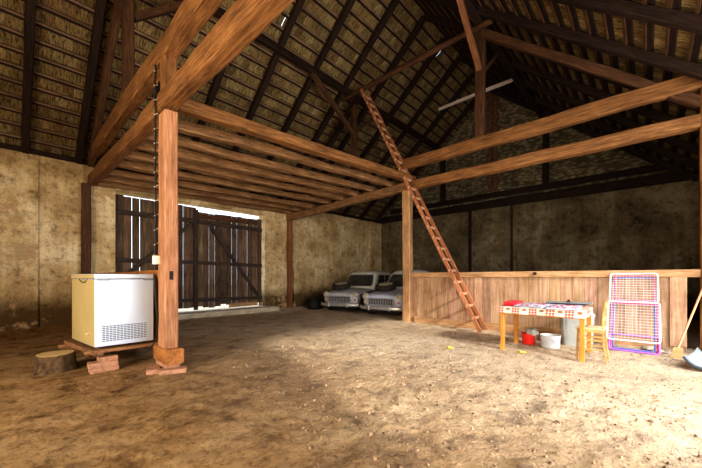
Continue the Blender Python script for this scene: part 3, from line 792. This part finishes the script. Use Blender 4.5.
part_beam('front_stretcher', ch, (-.18, .21, .25), (.18, .21, .25), .02, .025, M['pinepale'], jit=.0005)
mb = MB(); mb.box((-.2, -.17, .445), (.2, .235, .47)); mb.build('seat', M['weave'], ch, bev=.008)
for z in (.62, .8):
    yy = -.155 if z < .7 else -.178
    mb = MB(); mb.loft([[(x, yy - .02 * math.cos(x * 8) - .008, z - .035), (x, yy - .02 * math.cos(x * 8) + .008, z - .035), (x, yy - .02 * math.cos(x * 8) + .008, z + .035), (x, yy - .02 * math.cos(x * 8) - .008, z + .035)] for x in [-.17 + .034 * i for i in range(11)]])
    mb.build('back_slat', M['pinepale'], ch)

# drying racks
def rrect(w_, h0, h1, r=.04, n=5):
    pts = []
    for (cx, cz, a0) in ((w_ / 2 - r, h1 - r, 0), (-w_ / 2 + r, h1 - r, PI / 2), (-w_ / 2 + r, h0 + r, PI), (w_ / 2 - r, h0 + r, 1.5 * PI)):
        for i in range(n + 1):
            a = a0 + PI / 2 * i / n; pts.append((cx + r * math.cos(a), cz + r * math.sin(a)))
    return pts
def rack(label, base, lean, name, specs, rz):
    """local: x across, z up the rack; tilted back by 'lean'"""
    root = thing(name, label, 'drying rack', base, rz)
    for nm, mat, w_, h0, h1, off, rad, wires in specs:
        m = Matrix.Rotation(-lean, 4, 'X')
        mb = MB(); mb.tube([m @ Vector((x, off, z)) for x, z in rrect(w_, h0, h1)], rad, 8, closed=True)
        fo = mb.build(nm, mat, root, smooth=True)
        if wires:
            mb = MB()
            for i in range(wires):
                z = h0 + (h1 - h0) * (i + 1) / (wires + 1)
                mb.tube([m @ Vector((-w_ / 2, off, z)), m @ Vector((w_ / 2, off, z))], .0022, 5)
            for i in range(1, 14):
                x = -w_ / 2 + w_ * i / 14
                mb.tube([m @ Vector((x, off + .006, h0)), m @ Vector((x, off + .006, h1))], .001, 4)
            mb.build('wires', M['wire'], fo)
    return root
RZ = -PI / 2 + .0
def P(px, py, v):
    s_ = (px - 351) / FP; r = F + R * s_; d_ = v / r.x; return Vector((v, r.y * d_, CZ + (HY - py) * d_ / FP))
lean = math.radians(22)
rk = rack('folding drying rack with white wire shelves, front one leaning on partition', (6.70, .17, gh(6.7, .17) + .0), lean, 'drying_rack',
     [('upper_frame', M['wire'], .60, .83, 1.34, -.0, .011, 11), ('lower_frame', M['wire'], .63, .17, .82, -.05, .012, 13)], 0)
rk.rotation_euler = (0, 0, -PI / 2)
rk2 = rack('magenta and blue tube drying rack folded behind the white one', (6.72, .16, gh(6.72, .16) + .012), lean, 'drying_rack',
     [('outer_frame', M['magenta'], .56, .0, .80, .03, .012, 0), ('upper_frame', M['magenta'], .5, .86, 1.3, .03, .011, 0), ('inner_frame', M['blue'], .5, .04, 1.27, .055, .011, 0), ('foot_frame', M['violet'], .6, .0, .26, .0, .013, 0)], 0)
rk2.rotation_euler = (0, 0, -PI / 2)

# broom, scoop, stones, board, leaves
bf = Vector((6.72, -.33, gh(6.72, -.33)))
br = thing('straw_broom', 'broom with long orange-brown handle leaning at the right edge', 'broom', tuple(bf))
mb = MB(); mb.tube([(0, 0, .12), (.46, -.39, 1.36)], .014, 10); mb.build('handle', M['handle'], br, smooth=True)
mb = MB(); mb.loft([[(x * w_ + ox, y * w_ * 3.2 + ox * -.6, z) for x, y in ((-1, -1), (1, -1), (1, 1), (-1, 1))] for w_, z, ox in ((.02, 0, -.04), (.018, .05, -.012), (.018, .11, 0), (.014, .15, .01))])
mb.build('bristles', M['straw'], br, bev=.004)
sp = Vector((6.22, -.62, 0)); sp.z = gh(sp.x, sp.y)
sc = thing('plastic_scoop', 'grey plastic scoop with dark rim and yellow edge beside broom', 'scoop', tuple(sp), -.3)
mb = MB(); rings = []
for i in range(9):
    t = i / 8; x = -.26 + .52 * t
    rings.append([(x, -.2 + .4 * j / 8, .015 + .13 * (abs(j - 4) / 4) ** 2.5 + .07 * t ** 3) for j in range(9)])
mb.loft(rings, closed=False, caps=False); o = mb.build('pan', M['greyp'], sc, smooth=True); sm = o.modifiers.new('s', 'SOLIDIFY'); sm.thickness = .012
mb = MB(); mb.tube([(-.265, -.2 + .4 * j / 8, .03 + .13 * (abs(j - 4) / 4) ** 2.5) for j in range(9)], .022, 6); mb.build('rim', M['darkp'], sc, smooth=True)
mb = MB(); mb.box((-.2, -.2, .04), (-.02, -.05, .075)); mb.build('yellow_edge', M['yellow'], sc, bev=.01)
def stone(x, y, r, lab):
    mb = MB(); n = 12; prof = [(r * .5, -.01), (r * .95, r * .15), (r, r * .35), (r * .7, r * .62), (0, r * .7)]
    mb.lathe(prof, n, jit=.12); o = mb.build('stone', M['stone'], smooth=True); o.location = (x, y, gh(x, y)); o.rotation_euler = (0, 0, x * 9); tag(o, lab, 'stone', 'stones at the foot of the partition')
stone(6.98, -.12, .07, 'brown stone at foot of the partition left of broom')
stone(7.08, -.02, .09, 'flat stone against the partition foot behind drying racks')
stone(6.95, -.24, .05, 'small stone touching the broom head')
def leaf(px, py, lab):
    d_ = CZ * FP / (py - HY); s_ = (px - 351) / FP; p_ = (F + R * s_) * d_
    mb = MB()
    for k in range(4):
        a = k * 1.7; c, s = math.cos(a), math.sin(a)
        mb.add([(0, 0, .01), (.06 * c - .02 * s, .06 * s + .02 * c, .03), (.1 * c, .1 * s, .015), (.06 * c + .02 * s, .06 * s - .02 * c, .012)], [(0, 1, 2, 3)])
    o = mb.build('fallen_leaf', M['leaf']); o.location = (p_.x, p_.y, gh(p_.x, p_.y) + .002); tag(o, lab, 'leaf')
leaf(448, 349, 'yellow leaf on the sand left of the table'); leaf(520, 353, 'yellow-green leaf on sand below front edge of table')

# crumbs of earth, far too many to count
mb = MB(); rc = random.Random(21)
for i in range(3800):
    x = rc.uniform(1.2, 6.6); y = rc.uniform(-.9, 5.0) if i % 3 else rc.uniform(-.6, 2.5)
    if x * .7 - y * .2 < .6: continue
    q = abs(rc.gauss(0, 1)); a = .003 + .005 * q * (1.2 if x < 4.5 else .8); a = min(a, .017)
    f = rc.uniform(.2, .95); mb.col = (f, f * .9, f * .78); z = gh(x, y)
    vs = [Vector((rc.uniform(-1, 1), rc.uniform(-1, 1), 0)) * .0 for _ in range(1)]
    k = 5; ph = rc.random() * 6; e = rc.uniform(.6, 1.5)
    ring0 = [(x + a * e * math.cos(ph + j * 2 * PI / k) * rc.uniform(.8, 1.2), y + a / e * math.sin(ph + j * 2 * PI / k) * rc.uniform(.8, 1.2), z - a * .3) for j in range(k)]
    ring1 = [(x + (p[0] - x) * .65, y + (p[1] - y) * .65, z + a * rc.uniform(.7, 1.2)) for p in ring0]
    mb.add(ring0 + ring1, [(j, (j + 1) % k, k + (j + 1) % k, k + j) for j in range(k)] + [tuple(range(k, 2 * k))])
def clodmat():
    m, nt, b = newmat('clod_earth'); t = nt.nodes.new('ShaderNodeAttribute'); t.attribute_name = 'Col'
    c = mix(nt, 1, t.outputs['Color'], (.42, .3, .2), 'MULTIPLY'); nt.links.new(c, b.inputs['Base Color']); b.inputs['Roughness'].default_value = 1; return m
o = mb.build('loose_earth', clodmat()); o['kind'] = 'stuff'; tag(o, 'loose brown earth crumbs strewn over the sandy floor', 'earth')

# black sack by the left car
mb = MB(); rings = []
for k, (r, z) in enumerate(((.2, 0), (.29, .08), (.27, .22), (.2, .36), (.1, .46), (.05, .5))):
    rings.append([(r * math.cos(2 * PI * j / 20) * (1 + .15 * math.sin(j * 2.2 + k)), 1.1 * r * math.sin(2 * PI * j / 20) * (1 + .15 * math.cos(j * 1.3 + k)), z) for j in range(20)])
mb.loft(rings); o = mb.build('black_sack', M['sack'], smooth=True); o.location = (7.9, 9.15, gh(7.9, 9.15)); tag(o, 'lumpy black sack on the floor between wall and left car', 'sack')

# ------------------------------------------------------------------ cars
def car(label, loc, hood, side, roof, estate):
    root = thing('old_car', label, 'car', loc, 0)
    # local x: nose 0 -> tail; y across
    S = [(-.02, .60, .42, .60, .70), (.03, .70, .34, .64, .76), (.14, .75, .30, .67, .80), (.5, .77, .27, .72, .86), (1.2, .78, .25, .78, .93), (2.2, .79, .24, .8, .93), (3.2, .78, .25, .8, .92), (3.8, .74, .28, .78, .88), (4.05, .66, .34, .7, .8), (4.12, .58, .42, .64, .72)]
    def ring(x, w_, zb, zs, zt):
        half = [(0, zb), (.75 * w_, zb), (.95 * w_, zb + .06), (w_, (zb + zs) / 2), (.99 * w_, zs - .02), (.94 * w_, zs + .4 * (zt - zs)), (.84 * w_, zt - .02), (.6 * w_, zt - .015), (.3 * w_, zt + .015), (0, zt + .02)]
        return [(x, y, z) for y, z in half] + [(x, -y, z) for y, z in half[-2:0:-1]]
    S = [(a, b_ * .93, c * .88, d_ * .89, e * .9) for a, b_, c, d_, e in S]
    mb = MB(); mb.loft([ring(*s_) for s_ in S])
    b = mb.build('body', [hood, side], root, smooth=True)
    for pl in b.data.polygons:
        if abs(pl.normal.y) > .75 and pl.center.x > .15: pl.material_index = 1
    ss = b.modifiers.new('s', 'SUBSURF'); ss.levels = 2; ss.render_levels = 2
    # cabin
    xr = 3.95 if estate else 3.45
    def hw(z): t = max(0, (z - .80) / .66); return .67 - .14 * t ** 1.3
    def xf(z): t = (z - .80) / .66; return 1.22 + .55 * t
    def xb(z): t = (z - .80) / .66; return (xr - .18 * t) if estate else (xr - .55 * t)
    def cring(z, k=1.0, shrink=0):
        pts = []; n = 8
        f0, b0, h0 = xf(z) + shrink, xb(z) - shrink, hw(z) - shrink
        for i in range(n): u = -1 + 2 * i / n; pts.append((f0 + .14 * u * u * u * u + .04 * u * u, u * h0 * (1 - .0), z))
        for i in range(n): t = i / n; pts.append((f0 + .18 + (b0 - f0 - .3) * t, h0 + .03 * math.sin(PI * t), z))
        for i in range(n): u = 1 - 2 * i / n; pts.append((b0 - .12 * u ** 4, u * h0, z))
        for i in range(n): t = 1 - i / n; pts.append((f0 + .18 + (b0 - f0 - .3) * t, -h0 - .03 * math.sin(PI * t), z))
        return pts
    rings = [cring(z) for z in (.76, .88, 1.05, 1.22, 1.36)] + [cring(1.42, shrink=.03), cring(1.465, shrink=.12), cring(1.485, shrink=.3)]
    mb = MB(); mb.loft(rings); cab = mb.build('cabin', roof, root, smooth=True)
    # windows, slightly proud
    def patch(fn, n=10, k=5):
        mb = MB(); g = [[fn(i / n, j / k) for j in range(k + 1)] for i in range(n + 1)]
        for i in range(n + 1):
            for j in range(k + 1): mb.v.append(tuple(g[i][j]))
        for i in range(n):
            for j in range(k): a = i * (k + 1) + j; mb.face([a, a + 1, a + k + 2, a + k + 1])
        return mb
    def wsf(u, v):
        z = .9 + .43 * v; q = (-1 + 2 * u) * (.9 if 0 < v < 1 else .85); return (xf(z) + .14 * q ** 4 + .04 * q * q - .012, q * hw(z), z)
    ws = patch(wsf).build('windscreen', M['glass'], root, smooth=True)
    mb = MB(); edge = [wsf(i / 12, 0) for i in range(13)] + [wsf(1, j / 5) for j in range(1, 6)] + [wsf(1 - i / 12, 1) for i in range(1, 13)] + [wsf(0, 1 - j / 5) for j in range(1, 5)]
    mb.tube([(x - .006, y, z) for x, y, z in edge], .012, 6, closed=True); mb.build('rubber_seal', M['chrome'], ws)
    for sg in (-1, 1):
        wins = [(.12, .42), (.46, .72), (.76, .95)] if estate else [(.12, .5), (.54, .86)]
        for a, b_ in wins:
            def sf(u, v, a=a, b_=b_):
                z = .92 + .4 * v; t = a + (b_ - a) * u; x = xf(z) + .18 + (xb(z) - xf(z) - .3) * t
                return (x, sg * (hw(z) + .03 * math.sin(PI * t) + .008), z)
            patch(sf).build('side_window', M['glass'], root)
    # front: grille, lamps, bumper
    gr = MB(); gr.box((-.05, -.42, .41), (-.0, .42, .56)); G = gr.build('grille', M['vent'], root, bev=.02)
    mb = MB()
    for i in range(15): y = -.4 + .8 * i / 14; mb.box((-.065, y - .008, .425), (-.045, y + .008, .545))
    mb.build('grille_bars', M['chrome'], G)
    mb = MB(); mb.tube([(-.055, y, z) for y, z in rrect(.9, .39, .58, .06)], .016, 6, closed=True); mb.build('grille_surround', M['chrome'], G, smooth=True)
    for sg in (-1, 1):
        mb = MB(); mb.lathe([(.0, -.075), (.06, -.06), (.085, -.03), (.1, -.01), (.1, .09)], 20, axis='x'); hl = mb.build('headlamp', M['lens'], root, smooth=True, loc=(.06, sg * .57, .63))
        mb = MB(); mb.tube([(-.02, .1 * math.cos(q), .1 * math.sin(q)) for q in [2 * PI * i / 20 for i in range(20)]], .013, 6, closed=True); mb.build('chrome_ring', M['chrome'], hl, smooth=True)
        mb = MB(); mb.lathe([(0, -.03), (.03, -.02), (.035, .02)], 12, axis='x'); mb.build('indicator', M['amber'] if sg > 0 else M['redlens'], root, smooth=True, loc=(-.02, sg * .57, .47))
    mb = MB(); mb.loft([[(x - dx, y, z) for dx, z in ((0, .24), (.05, .26), (.065, .30), (.05, .34), (0, .35))] for y, x in [(-.75, .14), (-.72, -.01), (-.62, -.08), (-.3, -.12), (0, -.125), (.3, -.12), (.62, -.08), (.72, -.01), (.75, .14)]]); bu = mb.build('bumper', M['chrome'], root, smooth=True)
    for sg in (-1, 1):
        mb = MB(); mb.box((-.2, sg * .35 - .025, .23), (-.12, sg * .35 + .025, .38)); mb.build('overrider', M['chrome'], bu, bev=.012)
    mb = MB(); mb.tube([(.1, 0, .745), (.6, 0, .8), (1.15, 0, .86)], .008, 6); mb.build('bonnet_trim', M['chrome'], root)
    # wheels with dark arches
    for x in (.72, 3.2):
        for sg in (-1, 1):
            mb = MB(); mb.lathe([(.32, -.003), (.32, .003)], 24, axis='y'); ar = mb.build('wheel_arch', M['black'], root, loc=(x, sg * .735, .31))
            mb = MB(); mb.lathe([(.2, -.085), (.29, -.08), (.31, -.05), (.31, .05), (.29, .08), (.2, .085)], 24, axis='y'); wh = mb.build('wheel', M['tyre'], root, smooth=True, loc=(x, sg * .70, .27))
            mb = MB(); mb.lathe([(.2, sg * .07), (.17, sg * .085), (.08, sg * .1), (0, sg * .11)], 20, axis='y'); mb.build('hub_cap', M['chrome'], wh, smooth=True)
    mb = MB(); mb.box((.1, -.56, .14), (3.9, .56, .3)); mb.build('chassis', M['black'], root)
    return root
def tyre(loc, rx, ry, label):
    root = thing('spare_wheel', label, 'wheel', loc); root.rotation_euler = (rx, ry, 0)
    mb = MB(); mb.lathe([(.19, -.05), (.24, -.085), (.3, -.09), (.325, -.06), (.33, 0), (.325, .06), (.3, .09), (.24, .085), (.19, .05)], 32)
    mb.f = [f for f in mb.f if len(f) == 4]; mb.c = mb.c[:len(mb.f)]; mb.mi = mb.mi[:len(mb.f)]
    mb.build('tyre', M['tyre'], root, smooth=True)
    mb = MB(); mb.lathe([(.235, .088), (.2, .07), (.14, .06), (.08, .075), (0, .08)], 24); mb.build('rim', M['rimw'], root, smooth=True)
car('old grey estate car with cream roof parked left, nearer the gate wall', (7.76, 7.69, gh(8, 7.68) - .03), M['paintg'], M['paintb'], M['paintw'], True).rotation_euler.z = math.radians(16)
car('old lavender-grey saloon car parked right, behind the partition post', (7.7, 5.88, gh(8, 5.86) - .03), M['paintl'], M['paintb'], M['paintw'], False).rotation_euler.z = math.radians(9)
tyre((8.22, 8.08, .89), .03, -.2, 'spare wheel with pale rim lying on the left car bonnet')
tyre((8.3, 6.15, .89), .03, -.2, 'spare wheel with pale rim lying on the right car bonnet')

# ------------------------------------------------------------------ light
W = bpy.data.worlds.new('World'); bpy.context.scene.world = W; W.use_nodes = True
bg = W.node_tree.nodes['Background']; bg.inputs[0].default_value = (.72, .82, 1, 1); bg.inputs[1].default_value = 1.6
sun = bpy.data.lights.new('sun', 'SUN'); sun.energy = 2.7; sun.angle = math.radians(3.5); sun.color = (1, .95, .88)
so = bpy.data.objects.new('sun', sun); C.objects.link(so); so.rotation_euler = Vector((.34, 1, -.52)).to_track_quat('-Z', 'Y').to_euler()
def area(name, loc, d_, sx, sy, e, col):
    l = bpy.data.lights.new(name, 'AREA'); l.shape = 'RECTANGLE'; l.size = sx; l.size_y = sy; l.energy = e; l.color = col
    o = bpy.data.objects.new(name, l); C.objects.link(o); o.location = loc; o.rotation_euler = Vector(d_).to_track_quat('-Z', 'Y').to_euler(); return o
area('daylight_opening', (4.2, WR - .5, 1.9), (.15, 1, -.12), 5.2, 3.2, 205, (.97, .98, 1))
area('front_doorway_light', (WF - .5, 2.6, 1.8), (1, .15, .0), 3.8, 3.0, 260, (1, .88, .7))
area('fill_light', (-.6, .6, 1.9), (.75, .68, .22), 1.2, 1.0, 22, (1, .72, .38))  # unseen warm fill, added beside the camera to lift the interior

# ------------------------------------------------------------------ camera
cam = bpy.data.cameras.new('camera'); co_ = bpy.data.objects.new('camera', cam); C.objects.link(co_)
co_.location = (0, 0, CZ); co_.rotation_euler = (PI / 2, 0, math.atan2(F.y, F.x) - PI / 2)
cam.sensor_width = 36; cam.lens = 36 * FP / 702; cam.shift_y = (HY - 234) / 702; cam.clip_start = .05
bpy.context.scene.camera = co_
vs = bpy.context.scene.view_settings
vs.view_transform = 'Standard'; vs.look = 'None'
for lk in ('Medium High Contrast', 'Standard - Medium High Contrast'):
    try: vs.look = lk; print('LOOK', lk); break
    except Exception as e: print('LOOKERR', e)
vs.exposure = 0.8; vs.gamma = 1
